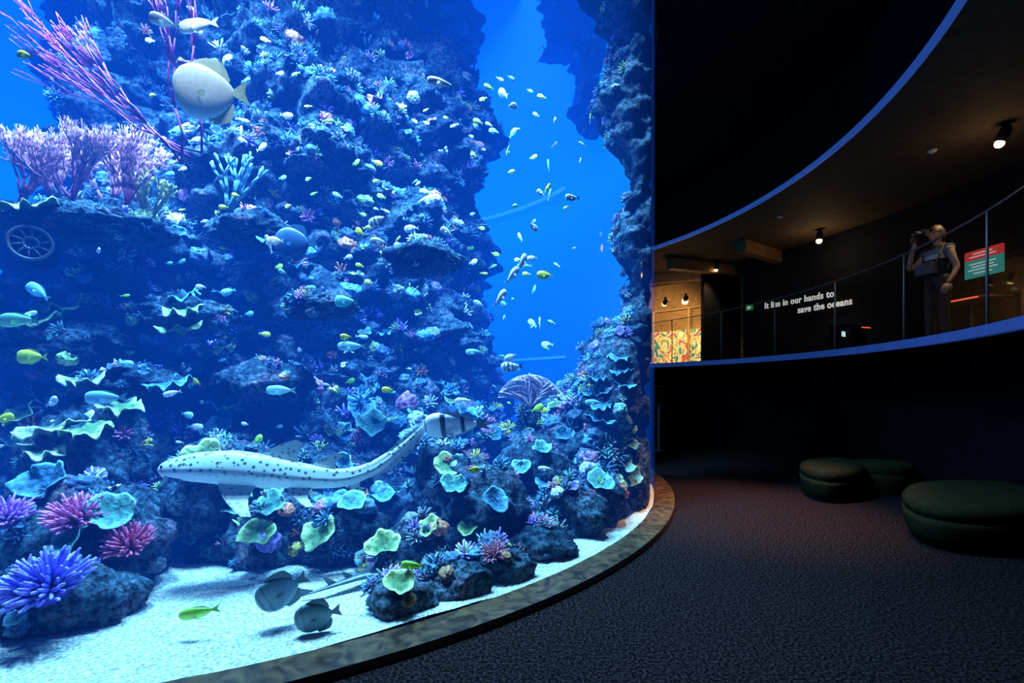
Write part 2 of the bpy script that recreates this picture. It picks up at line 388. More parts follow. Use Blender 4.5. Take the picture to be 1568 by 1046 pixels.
def scatter(o,count,smin,smax,zlo,zhi,us=(.32,.54,.62,.76,.95),pal_=None):
    me=o.data; nv=len(me.polygons); got=0; tries=0
    while got<count and tries<count*30:
        tries+=1; p=me.polygons[R.randrange(nv)]; n=p.normal; c=p.center
        if n.y>.35 or n.z<-.45 or c.z<zlo or c.z>zhi: continue
        if math.hypot(c.x-CX,c.y-CY)>5.7: continue
        if noise.noise(c*1.1)<R.uniform(-.5,.2): continue
        got+=1; s=R.uniform(smin,smax)*(1.25 if c.z<1.6 else 1)
        c0,c1=R.choices(pal,pw)[0] if not pal_ else R.choice(pal_); j=R.uniform(.7,1.25); c0=[q*j for q in c0]; c1=[min(.95,q*j) for q in c1]
        up=(n+Vector((0,-.1,R.uniform(.2,1.0)))).normalized(); u=R.random()
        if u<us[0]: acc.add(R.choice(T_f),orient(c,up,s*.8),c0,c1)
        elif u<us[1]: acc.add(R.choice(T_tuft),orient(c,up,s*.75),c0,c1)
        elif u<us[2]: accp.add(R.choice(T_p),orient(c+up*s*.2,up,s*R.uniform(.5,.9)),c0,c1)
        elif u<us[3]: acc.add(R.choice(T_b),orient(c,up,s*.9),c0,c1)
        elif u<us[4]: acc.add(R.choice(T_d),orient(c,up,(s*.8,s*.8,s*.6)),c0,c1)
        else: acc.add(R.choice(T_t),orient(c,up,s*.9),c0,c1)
pl_g=((.08,.18,.07),(.55,.68,.27)); pl_c=((.05,.18,.16),(.24,.52,.42)); pl_w=((.14,.20,.12),(.72,.75,.52)); pl_b=((.03,.12,.20),(.13,.36,.46))
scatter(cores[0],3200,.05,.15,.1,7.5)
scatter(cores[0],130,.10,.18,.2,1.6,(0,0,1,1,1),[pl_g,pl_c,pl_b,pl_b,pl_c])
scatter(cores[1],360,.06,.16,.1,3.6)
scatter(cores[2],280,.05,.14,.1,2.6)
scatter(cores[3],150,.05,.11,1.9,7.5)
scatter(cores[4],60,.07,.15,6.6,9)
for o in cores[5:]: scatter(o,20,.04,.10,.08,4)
def onreef(x,z,y0=2.4):
    h=bvh.ray_cast(Vector((x,y0,z)),Vector((0,1,0)))
    if h[0] is None: return Vector((x,6,z)),Vector((0,-1,0))
    return h[0],h[1]
def shelf(x,z,r,n=3,cols=pl_w,tilt=.35,dz=.16):
    for i in range(n):
        p,nn=onreef(x+R.uniform(-.3,.3)*r,z+i*dz)
        accp.add(plate(R.randint(0,9999),.05,.16,R.choice([5,6,7,8]),9,52,.07,.2),orient(p+Vector((0,-r*.10,0)),(R.uniform(-.15,.15),-tilt,1),(r*R.uniform(.8,1.2),r*R.uniform(.6,.9),r)),*cols)
for a in ((-3.2,1.9,.22,3,pl_g),(-3.75,1.55,.22,2,pl_w),(-4.2,1.3,.22,3,pl_g),(-4.3,2.1,.26,2,pl_g),(-3.1,1.35,.2,2,pl_b),(-3.7,1.0,.2,2,pl_w),(-4.3,.85,.22,2,pl_c),(-3.3,2.4,.2,2,pl_b),(-3.4,1.15,.2,2,pl_g),
          (1.0,1.1,.15,4,pl_b),(1.3,1.5,.13,3,pl_b),(1.35,.8,.15,2,pl_c),(-4.3,3.08,.22,1,pl_g),(-1.6,2.0,.15,2,pl_b),(-2.6,2.9,.16,2,pl_b)):
    shelf(*a)
for x,z,r,cols in ((-2.55,.86,.15,pl_g),(-2.3,.45,.14,pl_c),(-1.95,.3,.13,pl_g),(-1.5,.28,.14,pl_g),(-1.3,.5,.11,pl_c),(-.95,.26,.12,pl_g),(-.70,.24,.09,pl_g),(-.62,.38,.09,pl_g),(-1.0,.7,.12,pl_c),(-1.0,.52,.11,pl_g),
    (-.6,.75,.12,pl_g),(-.5,.6,.11,pl_c),(-.35,.28,.08,pl_g),(-1.75,1.15,.17,pl_b),(-1.6,.98,.18,pl_c),(-1.35,1.0,.12,pl_b),(-2.1,.6,.13,pl_c),(-1.9,.52,.12,pl_c),(-2.75,.6,.14,pl_c),(-2.9,.45,.13,pl_c),(-3.4,.75,.16,pl_b),(-3.6,.5,.16,pl_c),
    (-.15,.5,.11,pl_b),(.1,.62,.1,pl_c),(.35,.5,.11,pl_b),(.9,.45,.14,pl_c),(1.25,.55,.15,pl_c),(1.35,.4,.15,pl_c),(.6,.9,.1,pl_b),(-.25,.85,.11,pl_b),(-.75,.95,.12,pl_c),(.3,.8,.1,pl_c),(-3.0,1.0,.15,pl_b),(-2.8,1.25,.14,pl_c)):
    p,nn=onreef(x,z); d=Vector((R.uniform(-.35,.35),-R.uniform(.5,1.0),R.uniform(.7,1)))
    accp.add(plate(R.randint(0,9999),R.uniform(.25,.5),R.uniform(.08,.2),R.choice([3,4,5]),9,40,.04,.1),orient(p+d.normalized()*r*.3,d,r),*cols)
for x,z in ((-.74,.25),(-.64,.17),(-.45,.22),(-.05,.24)):
    p,nn=onreef(x,z); acc.add(R.choice(T_d),orient(p,nn+Vector((0,0,.8)),(.05,.045,.028)),(.16,.07,.03),(.50,.26,.12))
acc.make('small_coral_colonies',M_coral,reef); accp.make('plate_coral_colonies',M_plate,reef)
def bigfinger(p,r,c0,c1,seed,name='finger_coral'):
    a=Acc(); a.add(finger(120,seed,8,.052,.1,5,.95),orient((0,0,0),(0,-.35,1),r,0),c0,c1); o=a.make(name,M_coral); o.location=p
bigfinger((-2.95,3.22,.56),.2,(.14,.01,.08),(.90,.24,.52),1)
bigfinger((-2.62,3.25,.37),.18,(.18,.01,.05),(.85,.18,.34),2)
bigfinger((-2.62,2.68,.33),.23,(.04,.03,.32),(.32,.28,.95),3)
bigfinger((-3.25,3.05,.62),.16,(.12,.02,.22),(.65,.30,.85),4)
bigfinger((-.13,3.52,.22),.12,(.20,.04,.08),(.70,.28,.36),5)
bigfinger((-.85,4.35,.95),.2,(.06,.12,.2),(.4,.62,.8),6)
bigfinger((.35,5.05,.75),.15,(.14,.06,.25),(.55,.3,.75),7)
def fan(name,p,h,seed,c0,c1,depth=6,n0=3,rad=.022,dirv=(0,-.1,1),spin=0,flat=.2,ang=.5,ln=.25,p3=.3,par=None):
    a=Acc(); a.add(bush(seed,depth,flat,rad,ang,5,n0,ln,p3),orient((0,0,0),dirv,h,spin),c0,c1); o=a.make(name,M_coral,par); o.location=p; return o
for i in range(5):
    fan('pink_gorgonian',(-4.95+.27*i,4.75+.15*(i%2),3.28+.05*(i%3)),.66,20+i,(.40,.03,.12),(1.0,.58,.64),7,5,.024)
for i in range(3):
    fan('whip_gorgonian',(-3.25+.10*i,4.6,3.70+.05*i),1.15,44+i,(.26,.02,.14),(.70,.12,.45),5,2,.011,(-.62,-.2,1),0,.3,.2,.42,.05)
fan('staghorn_coral',(-3.0,5.0,3.35),.75,50,(.08,.20,.24),(.3,.55,.65),4,4,.035,par=reef)
fan('staghorn_coral',(-3.7,4.85,3.2),.5,51,(.25,.22,.06),(.8,.7,.25),5,5,.04,par=reef)
fan('staghorn_coral',(1.25,6.0,1.95),.34,52,(.08,.16,.3),(.25,.5,.75),4,7,.05,par=reef)
fan('staghorn_coral',(1.50,6.0,2.2),.30,53,(.08,.14,.3),(.25,.45,.75),4,7,.05,par=reef)
mb=MB(); r=random.Random(4)
for i in range(17):
    a=math.radians(-70+140*i/16); pts=[]
    for k in range(9):
        q=k/8; rr=q*(1-.10*abs(math.sin(a*3))); pts.append((math.sin(a*q**.4)*rr,.04*math.sin(5*q+i),math.cos(a*q**.4)*rr))
    mb.tube(pts,[.036-.002*k for k in range(9)],4,0,1)
for k in range(3,32):
    q=k/31
    pts=[(math.sin(math.radians(t)*q**.4)*q*.96,.03*math.sin(t*.2+k),math.cos(math.radians(t)*q**.4)*q*.96) for t in range(-68,70,6)]
    mb.tube(pts,[.015]*len(pts),4,q,q)
o=mbobj(mb,'sea_fan_coral',M_coral,(.6,.35,.42),(1,.70,.74),M=orient((0,0,0),(0,-.1,1),.40,0)); o.location=(.2,5.4,1.22)

# pump outlet with grille
po=empty('water_outlet_grille',(-4.17,4.1,2.72))
def torus(mb,R0,r0,nu=32,nv=8,sh=0.,y=0):
    ids=[[mb.vert(((R0+r0*math.cos(2*math.pi*j/nv))*math.cos(2*math.pi*i/nu),y+r0*math.sin(2*math.pi*j/nv),(R0+r0*math.cos(2*math.pi*j/nv))*math.sin(2*math.pi*i/nu)),sh) for j in range(nv)] for i in range(nu)]
    for i in range(nu):
        for j in range(nv): mb.f.append((ids[i][j],ids[i][(j+1)%nv],ids[(i+1)%nu][(j+1)%nv],ids[(i+1)%nu][j]))
M_black=simple('black_plastic',(.006,.007,.010),.6,spec=.1)
M_greyp=simple('grey_plastic',(.05,.055,.06),.5)
mb=MB(); torus(mb,.140,.016); torus(mb,.05,.010,sh=0)
for i in range(10):
    a=math.pi*2*i/10; mb.tube([(.03*math.cos(a),0,.03*math.sin(a)),(.14*math.cos(a+.25),0,.14*math.sin(a+.25))],[.008,.008],5)
mbobj(mb,'grille',M_greyp,parent=po)
mb=MB(); mb.tube([(0,.01,0),(0,.02,0),(0,.5,0)],[.135,.14,.14],24,0,0)
mbobj(mb,'pipe',M_black,parent=po)
po.rotation_euler=(0,0,math.radians(38))

# ---------------------------------------------------------------- fish
def fishmb(hh=.2,ww=.07,tail=.2,dorsal=.1,anal=.08,deep=False,bands=None,ns=20,nr=14,belly=.0):
    """length 1 along +x (nose at .5)"""
    mb=MB(); rows=[]
    for i in range(ns+1):
        q=i/ns; x=.5-q*.8
        pr=(math.sin(math.pi*min(1,q**.62))**.75) if 0<q<1 else 0
        if deep: pr=math.sin(math.pi*min(1,q**.8))**.6 if 0<q<1 else 0
        h=hh*max(.0,pr)*(1-.15*q)+.018+.02*(1-abs(q-.5)); w=ww*(math.sin(math.pi*q**.55)**.8 if 0<q<1 else 0)+.006
        if i==0: h=.012;w=.008
        if i==ns: h=max(.03,hh*.13); w=.01
        row=[]
        for k in range(nr):
            a=2*math.pi*k/nr; zz=math.sin(a)*h; sh=0.
            if bands:
                for b0,b1 in bands:
                    if b0<q<b1: sh=1.
            if belly and math.sin(a)>belly: sh=1.
            row.append(mb.vert((x,math.cos(a)*w,zz),sh))
        rows.append(row)
    for i in range(ns):
        for k in range(nr): k2=(k+1)%nr; mb.f.append((rows[i][k],rows[i][k2],rows[i+1][k2],rows[i+1][k]))
    mb.f.append(tuple(rows[0])); mb.f.append(tuple(rows[-1][::-1]))
    tb=max(.03,hh*.13)
    mb.sheet([[(-.28,0,tb*.8),(-.28,0,0),(-.28,0,-tb*.8)],[(-.38,0.01,tail*.55),(-.37,0.01,0),(-.38,0.01,-tail*.55)],[(-.50,0,tail),(-.45 if deep else -.42,0,0),(-.50,0,-tail)]],.9)
    def prof(q): return hh*((math.sin(math.pi*min(1,q**.8))**.6 if deep else math.sin(math.pi*min(1,q**.62))**.75))*(1-.15*q)
    gd=[];ga=[]; NF=12
    for i in range(NF):
        q=.28+.64*i/(NF-1); x=.5-q*.8; e=math.sin(math.pi*(i+.6)/(NF+.2))**.6; sw=.12*e if deep else .04
        pk=(1+.5*math.exp(-((i-NF*.7)/2.)**2)) if deep else 1
        gd.append([(x,0,prof(q)*.8),(x-sw*.5,.004,prof(q)+dorsal*e*.5*pk),(x-sw,0,prof(q)+dorsal*e*pk)])
        if i>=3: ga.append([(x,0,-prof(q)*.8),(x-sw*.5,.004,-prof(q)-anal*e*.5*pk),(x-sw,0,-prof(q)-anal*e*pk)])
    mb.sheet(gd,.6); mb.sheet(ga,.6)
    for sgn in (1,-1):
        mb.sheet([[(.17,sgn*ww*.9,-.02),(.17,sgn*ww*.9,-.07)],[(.08,sgn*(ww+.05),.0),(.09,sgn*(ww+.05),-.10)],[(.02,sgn*(ww+.08),-.03),(.05,sgn*(ww+.07),-.10)]],.6)
        mb.sheet([[(.14,sgn*.02,-hh*.8),(.10,sgn*.02,-hh*.85)],[(.04,sgn*.03,-hh-.06),(.03,sgn*.03,-hh-.03)]],.6)
    return mb
def fisheye(mb,ww,sh=1.,ex=.4):
    for s in (1,-1): mb.ball((ex,s*ww*.52,.03),.018,sh,8,6)
def fmat(p,yaw,L,pitch=0,roll=0):
    return Matrix.Translation(p)@Matrix.Rotation(math.radians(yaw),4,'Z')@Matrix.Rotation(math.radians(-pitch),4,'Y')@Matrix.Rotation(math.radians(roll),4,'X')@Matrix.Diagonal((L,L,L,1))
F_tang=fishmb(.22,.06,.14,.09,.08); fisheye(F_tang,.06); F_tang=F_tang.tpl()
F_slim=fishmb(.13,.06,.12,.06,.04,belly=.4); fisheye(F_slim,.06); F_slim=F_slim.tpl()
F_band=fishmb(.20,.06,.14,.08,.07,bands=[(.15,.24),(.36,.46),(.6,.7)]); fisheye(F_band,.06); F_band=F_band.tpl()
yellow=((1.,.95,.05),(.85,.88,.05)); white=((1,1,1),(.85,1,.92)); cyan=((.45,.95,.9),(.25,.6,.62)); sil=((.95,1,.95),(.04,.06,.08)); green=((.60,1.,.10),(.3,.65,.05))
fl=[
(-4.05,4.0,1.73,185,.25,0,F_tang,yellow),(-1.78,2.7,.20,190,.22,-8,F_slim,green),(-.62,2.98,.36,170,.17,0,F_slim,green),(-.3,3.6,.85,10,.1,0,F_tang,yellow),
(-3.7,3.6,4.0,180,.13,10,F_tang,yellow),(-1.35,4.2,2.85,150,.12,30,F_tang,yellow),(-1.4,4.0,1.9,200,.1,0,F_tang,yellow),(-1.1,4.2,1.45,200,.11,0,F_tang,yellow),(-.6,3.9,1.1,180,.12,0,F_tang,white),
(-2.0,3.5,3.35,120,.16,60,F_slim,white),(-.55,3.7,3.85,185,.24,10,F_slim,white),(-.08,4.4,4.2,120,.22,40,F_slim,white),(.0,4.6,4.2,60,.2,30,F_slim,white),(-.75,4.0,4.1,90,.12,0,F_tang,sil),
(-2.05,3.1,3.85,170,.3,0,F_slim,white),(-2.35,3.2,3.95,200,.18,10,F_tang,white),(-2.0,3.9,2.65,260,.16,60,F_slim,white),(-1.1,3.9,2.85,170,.18,-20,F_band,sil),(-1.12,4,2.7,200,.15,0,F_tang,white),
(-1.9,3.8,2.65,180,.14,0,F_tang,white),(.0,4.8,2.6,30,.24,50,F_slim,white),(.1,4.9,2.75,50,.26,55,F_slim,white),(-.12,4.7,2.35,40,.24,50,F_slim,white),(.35,5.0,2.65,185,.18,0,F_tang,yellow),(.3,5.1,2.15,90,.16,60,F_tang,white),
(.0,4.6,1.67,190,.22,-5,F_band,sil),(.6,4.7,3.35,190,.15,0,F_band,sil),(-.42,4.2,1.35,200,.18,0,F_slim,white),(-.35,4.4,1.8,170,.17,0,F_slim,cyan),(-1.35,4.0,1.82,180,.25,0,F_slim,cyan),(-1.9,3.9,1.45,180,.25,0,F_slim,cyan),
(-1.4,4.0,2.2,180,.2,0,F_tang,((.2,.8,.65),(.1,.4,.3))),(-3.0,3.5,1.4,180,.32,0,F_slim,cyan),(-3.85,3.7,2.0,175,.36,0,F_slim,((.5,.9,.4),(.2,.5,.3))),(-4.1,4.1,2.3,200,.2,40,F_tang,cyan),
(.45,6.0,2.0,180,.16,0,F_tang,white),(.5,6.5,4.5,100,.2,70,F_slim,cyan),(.1,5.8,3.3,120,.16,50,F_slim,white),(.15,5.6,2.9,180,.18,0,F_slim,cyan),(.9,5.2,1.3,180,.2,0,F_slim,cyan),(.3,4.2,.75,170,.14,0,F_slim,white),(.4,4.5,.17,185,.2,0,F_slim,((.95,.85,.75),(.7,.4,.35)))]
fa=Acc()
for x,y,z,yaw,L,pt,tp,c in fl: fa.add(tp,fmat((x,y,z),yaw,L,pt),*c)
for i in range(140):
    x=R.uniform(-3.9,.4); z=R.uniform(.9,5.4); h=bvh.ray_cast(Vector((x,2.2,z)),Vector((0,1,0)))
    y=(h[0].y if h[0] else 6.5)-R.uniform(.25,1.1)
    fa.add(R.choice([F_tang,F_slim,F_tang]),fmat((x,y,z),R.choice([0,180])+R.uniform(-40,40),R.uniform(.07,.15),R.uniform(-20,30)),*R.choice([yellow,yellow,white,white,white,cyan,green]))
for i in range(22):
    y=R.uniform(4.6,7.5); fa.add(R.choice([F_tang,F_slim]),fmat((R.uniform(-.03,.17)*y,y,R.uniform(1.6,5.5)),R.uniform(0,360),R.uniform(.09,.18),R.uniform(-40,60)),*R.choice([yellow,white,white,cyan,sil]))
fa.make('school_of_reef_fish',M_fish)
def batfish(p,yaw,L,c0,c1,pitch=0,roll=0,bands=[(.08,.13),(.24,.29)],dors=.12):
    mb=fishmb(.36,.10,.17,dors,dors*.9,True,bands,34,24); fisheye(mb,.10)
    a=Acc(); a.add(mb.tpl(),fmat((0,0,0),yaw,L,pitch,roll),c0,c1); o=a.make('batfish',M_fish); o.location=p
batfish((-2.03,3.2,3.47),192,.46,(1,1.0,1),(.75,.9,.62),-5,-14,[(.08,.11)])
batfish((-1.38,2.85,.26),205,.30,(.14,.26,.32),(.06,.11,.14),-25,-15)
batfish((-1.13,2.76,.15),195,.26,(.12,.24,.30),(.05,.10,.13),-10,-15)
batfish((-2.15,4.7,2.9),180,.42,(.03,.10,.20),(.04,.14,.24))
mb=fishmb(.19,.10,.12,.07,.05,False,[(.03,.07),(.34,.45),(.70,.80)],40,20); fisheye(mb,.10)
a=Acc(); a.add(mb.tpl(),fmat((0,0,0),178,.54,-3,-28),(1,1,1),(.03,.05,.08)); o=a.make('banded_fish',M_fish); o.location=(-.45,3.85,1.17)
# guitarfish resting on the sand (length 1 along +x, snout at .5)
mb=MB(); rows=[]; NG=30; NQ=20
gx=[0,.06,.16,.28,.36,.44,.52,.75,1]; gw=[.012,.06,.125,.165,.150,.075,.055,.030,.008]; gh=[.010,.022,.038,.048,.048,.042,.036,.022,.008]
for i in range(NG+1):
    q=i/NG; w_=np.interp(q,gx,gw); h_=np.interp(q,gx,gh)
    rows.append([mb.vert((.5-q,math.cos(2*math.pi*k/NQ)*w_,math.sin(2*math.pi*k/NQ)*h_*(1 if math.sin(2*math.pi*k/NQ)>0 else .35)),0 if math.sin(2*math.pi*k/NQ)>-.1 else 1) for k in range(NQ)])
for i in range(NG):
    for k in range(NQ): k2=(k+1)%NQ; mb.f.append((rows[i][k],rows[i][k2],rows[i+1][k2],rows[i+1][k]))
mb.f.append(tuple(rows[0])); mb.f.append(tuple(rows[-1][::-1]))
for x0 in (-.08,-.24): mb.sheet([[(x0+.05,0,.02),(x0-.03,0,.02)],[(x0,0,.06),(x0-.05,0,.05)],[(x0-.05,0,.10),(x0-.07,0,.095)]],.1)
mb.sheet([[(-.40,0,.02),(-.40,0,-.004)],[(-.46,0,.05),(-.48,0,-.006)],[(-.53,0,.085),(-.52,0,.01)]],.1)
for s in (1,-1): mb.ball((.36,s*.045,.04),.012,0,8,6)
a=Acc(); a.add(mb.tpl(),fmat((0,0,0),38,.78,4),(.05,.09,.11),(.4,.45,.42)); o=a.make('guitarfish',M_fish); o.location=(-1.10,3.40,.11)

# ---------------------------------------------------------------- zebra shark
m,t,n,l=nmat('zebra_shark_skin'); b=n['Principled BSDF']; at=n.new('ShaderNodeAttribute'); at.attribute_name='Col'
tc=n.new('ShaderNodeTexCoord'); vo=n.new('ShaderNodeTexVoronoi'); vo.inputs['Scale'].default_value=26; l.new(tc.outputs['Object'],vo.inputs['Vector'])
sp=n.new('ShaderNodeValToRGB'); sp.color_ramp.elements[0].position=.27; sp.color_ramp.elements[0].color=(.10,.12,.16,1); sp.color_ramp.elements[1].position=.35; sp.color_ramp.elements[1].color=(1,1,1,1)
l.new(vo.outputs['Distance'],sp.inputs['Fac'])
mx=n.new('ShaderNodeMix'); mx.data_type='RGBA'; mx.blend_type='MULTIPLY'; l.new(at.outputs['Alpha'],mx.inputs[0]); l.new(at.outputs['Color'],mx.inputs[6]); l.new(sp.outputs['Color'],mx.inputs[7])
l.new(mx.outputs[2],b.inputs['Base Color']); b.inputs['Roughness'].default_value=.5
M_shark=m
ctrl=[(-2.52,3.42,.885),(-2.38,3.42,.893),(-2.15,3.45,.885),(-1.92,3.5,.855),(-1.72,3.55,.82),(-1.5,3.6,.785),(-1.3,3.66,.772),(-1.12,3.75,.82),(-.97,3.83,.92),(-.84,3.9,1.04),(-.70,3.97,1.19)]
def cr(P,t):
    n=len(P)-1; t=min(max(t,0),1)*n; i=min(int(t),n-1); u=t-i
    p0,p1,p2,p3=[Vector(P[max(0,min(n,i+k))]) for k in (-1,0,1,2)]
    return .5*((2*p1)+(p2-p0)*u+(2*p0-5*p1+4*p2-p3)*u*u+(3*p1-p0-3*p2+p3)*u**3)
sv=[];sc=[];sf=[];NS,NR=90,24
qs=[0,.03,.08,.15,.25,.35,.45,.55,.65,.8,1.0]; hs=[.026,.055,.082,.115,.142,.130,.105,.082,.062,.042,.014]; ws=[.045,.09,.115,.128,.125,.105,.080,.058,.042,.026,.008]
def frame(t):
    p=cr(ctrl,t); d=(cr(ctrl,min(1,t+.01))-cr(ctrl,max(0,t-.01))).normalized(); side=d.cross(Vector((0,0,1))).normalized(); up=side.cross(d); return p,d,side,up
for i in range(NS+1):
    t=i/NS; p,d,s,u=frame(t); h=np.interp(t,qs,hs); w=np.interp(t,qs,ws)
    for k in range(NR):
        a=2*math.pi*k/NR; ca,sa=math.cos(a),math.sin(a)
        ridge=.010*max(0,math.cos(6*a)) if .12<t<.8 else 0
        v=p+s*(w+ridge)*ca+u*(h+ridge)*sa*(1 if sa>0 else .8)
        sv.append(v); f=min(1,max(0,(sa+.35)/.5))
        col=np.array((.90,.95,.92))*(1-f)+np.array((.46,.56,.52))*f; sc.append((*col,f if t>.04 else 0))
for i in range(NS):
    for k in range(NR): k2=(k+1)%NR; sf.append((i*NR+k,i*NR+k2,(i+1)*NR+k2,(i+1)*NR+k))
sf.append(tuple(range(NR))); sf.append(tuple(NS*NR+k for k in range(NR-1,-1,-1)))
def fin(rows,col,al,th,nrm):
    for sg_ in (1,-1):
        ids=[]
        for r_ in rows:
            rr=[]
            for q in r_: sv.append(Vector(q)+nrm*th*sg_); sc.append((*col,al)); rr.append(len(sv)-1)
            ids.append(rr)
        for a_,b_ in zip(ids,ids[1:]):
            for k in range(len(a_)-1): sf.append((a_[k],a_[k+1],b_[k+1],b_[k]))
def trifin(t0,t1,ou,os,od,chord=.3,col=(.62,.72,.68),al=.6,nv=7,nu=7):
    tm=(t0+t1)/2; p,d,s,u=frame(tm); off=u*ou+s*os; on=off.normalized(); rows=[]
    Lr=(frame(t1)[0]-frame(t0)[0]).length
    for j in range(nv):
        v=j/(nv-1); row=[]
        for k in range(nu):
            w_=k/(nu-1); t=t0+(t1-t0)*w_; pp_,d_,s_,u_=frame(t); h=np.interp(t,qs,hs); w=np.interp(t,qs,ws)
            root=pp_+u_*(on.dot(u_)*h*.75)+s_*(on.dot(s_)*w*.75)
            tipc=p+on*(h*.75)+off+d*(od+(w_-.5)*Lr*chord)
            q=root.lerp(tipc,v); q-=d_*(.035*math.sin(math.pi*v)*(1-w_))
            q-=d_*(.04*math.sin(math.pi*v)*w_)
            row.append(q)
        rows.append(row)
    fin(rows,col,al,.004,on.cross(d).normalized())
trifin(.31,.45,.17,0,.12,.25); trifin(.48,.58,.13,0,.10,.25)
trifin(.215,.33,-.19,.16,.12,.28); trifin(.215,.33,-.13,-.20,.12,.28)
trifin(.43,.50,-.12,.09,.10,.3); trifin(.43,.50,-.10,-.08,.09,.3)
trifin(.60,.66,-.07,0,.07,.3)
def ribbon(t0,t1,hgt,upv,n=16):
    rows=[]
    for j in range(3):
        row=[]
        for k in range(n):
            w_=k/(n-1); t=t0+(t1-t0)*w_; p,d,s,u=frame(t); h=np.interp(t,qs,hs)
            row.append(p+u*upv*(h*.7+hgt*(j/2)*math.sin(math.pi*min(1,w_*1.05+.05))**.6)+d*.03*j/2)
        rows.append(row)
    fin(rows,(.58,.66,.64),.8,.004,frame((t0+t1)/2)[2])
ribbon(.68,1.0,.055,-1); ribbon(.76,1.0,.030,1)
me=bpy.data.meshes.new('body'); me.from_pydata([tuple(v) for v in sv],[],sf)
ca=me.color_attributes.new('Col','FLOAT_COLOR','POINT'); ca.data.foreach_set('color',np.array(sc,dtype=np.float32).ravel())
me.polygons.foreach_set('use_smooth',[True]*len(me.polygons)); me.materials.append(M_shark)
sh=empty('zebra_shark'); link(bpy.data.objects.new('body',me),sh)
mb=MB()
for sgn in (1,-1):
    p,d,s,u=frame(.055); mb.ball(p+s*sgn*.095+u*.03,.010,0,8,6)
for k in range(4):
    for sgn in (1,-1):
        t=.165+.011*k; p,d,s,u=frame(t); w=np.interp(t,qs,ws); h=np.interp(t,qs,hs)
        pts=[p+s*sgn*(w*math.cos(a)+.0005)+u*h*math.sin(a) for a in (-.25,0,.25)]; mb.tube(pts,[.0012,.002,.0012],4)
mbobj(mb,'eyes_and_gills',M_black,parent=sh)

# ---------------------------------------------------------------- room shell
def carpet():
    m,t,n,l=nmat('carpet'); b=n['Principled BSDF']
    tc=n.new('ShaderNodeTexCoord'); a=n.new('ShaderNodeTexNoise'); a.inputs['Scale'].default_value=60; a.inputs['Detail'].default_value=5
    l.new(tc.outputs['Object'],a.inputs['Vector'])
    r=n.new('ShaderNodeValToRGB'); r.color_ramp.elements[0].position=.42; r.color_ramp.elements[0].color=(.0015,.0012,.0015,1); r.color_ramp.elements[1].position=.70; r.color_ramp.elements[1].color=(.038,.024,.028,1)
    l.new(a.outputs['Fac'],r.inputs['Fac']); l.new(r.outputs['Color'],b.inputs['Base Color']); b.inputs['Roughness'].default_value=.95; b.inputs['Specular IOR Level'].default_value=.03
    bp=n.new('ShaderNodeBump'); bp.inputs['Strength'].default_value=1; bp.inputs['Distance'].default_value=.02; l.new(a.outputs['Fac'],bp.inputs['Height']); l.new(bp.outputs['Normal'],b.inputs['Normal'])
    return m
M_carpet=carpet()
me=bpy.data.meshes.new('floor'); me.from_pydata([(-12,-6,0),(12,-6,0),(12,22,0),(-12,22,0)],[],[(0,1,2,3)]); me.materials.append(M_carpet); link(bpy.data.objects.new('floor',me))
M_dark=simple('black_painted_wall',(.008,.008,.012),.8,spec=.1)
M_navy=simple('navy_wall',(.003,.003,.005),.8,spec=.04)
M_ceil=simple('dark_ceiling',(.075,.054,.036),.8,spec=.2)
M_void=simple('void_ceiling',(.005,.004,.006),.9,spec=.1)
M_blue=simple('blue_lit_fascia',(.02,.05,.20),.5,emit=(.03,.11,.50),es=.24,spec=.2)
M_blue2=simple('blue_lit_ceiling_trim',(.02,.05,.20),.5,emit=(.03,.12,.55),es=.42,spec=.2)
M_mez=simple('mezzanine_floor',(.05,.04,.035),.6)
A0,A1=-75,80
ring('wall_lower',9.65,9.8,0,1.93,M_navy,A0,A1,seg=90)
mez=empty('mezzanine')
ring('slab',9.0,13.6,1.93,2.03,M_dark,A0,A1,seg=90,parent=mez)
ring('fascia_trim',8.94,9.0,1.94,2.04,M_blue,A0,A1,seg=90,parent=mez)
ring('floor_finish',9.0,13.6,2.03,2.05,M_mez,A0,A1,seg=90,parent=mez)
ring('wall_mezzanine',11.85,12.0,2.05,5.0,M_dark,A0,28,seg=70)
ring('ceiling',8.8,13.7,5.0,5.15,M_ceil,A0,A1,seg=90)
ring('trim_ceiling_edge',8.75,8.8,4.99,5.07,M_blue2,A0,A1,seg=90)
ring('ceiling_bulkhead',8.8,8.9,5.1,6.2,M_void,A0,A1,seg=90)
ring('ceiling_void',6.05,8.9,6.2,6.3,M_void,0,360,seg=120)
M_beam=simple('timber_beam',(.20,.11,.05),.6)
def boxobj(name,c,h,mat,rz=0,parent=None,bev=.01):
    mb=MB(); mb.box((0,0,0),h); o=mbobj(mb,name,mat,smooth=False,parent=parent); o.location=c; o.rotation_euler=(0,0,math.radians(rz))
    if bev: b=o.modifiers.new('bevel','BEVEL'); b.width=bev; b.segments=2
    return o
for i,(x,y,rz) in enumerate(((5.6,13.6,20),(5.2,14.8,-25),(6.6,12.2,35))): boxobj('ceiling_beam',(x,y,4.84),(1.3,.12,.15),M_beam,rz)
M_warm=simple('warm_plaster_wall',(.42,.24,.08),.8)
ring('wall_exhibition',12.9,13.05,2.05,5.0,M_warm,24,62,seg=40)
boxobj('wall_partition',(6.35,14.3,3.5),(.06,.9,1.45),M_dark,-60)
m,t,n,l=nmat('mural_paint_glow'); b=n['Principled BSDF']; tc=n.new('ShaderNodeTexCoord'); w=n.new('ShaderNodeTexNoise'); w.inputs['Scale'].default_value=2.0; w.inputs['Distortion'].default_value=3; w.inputs['Detail'].default_value=2
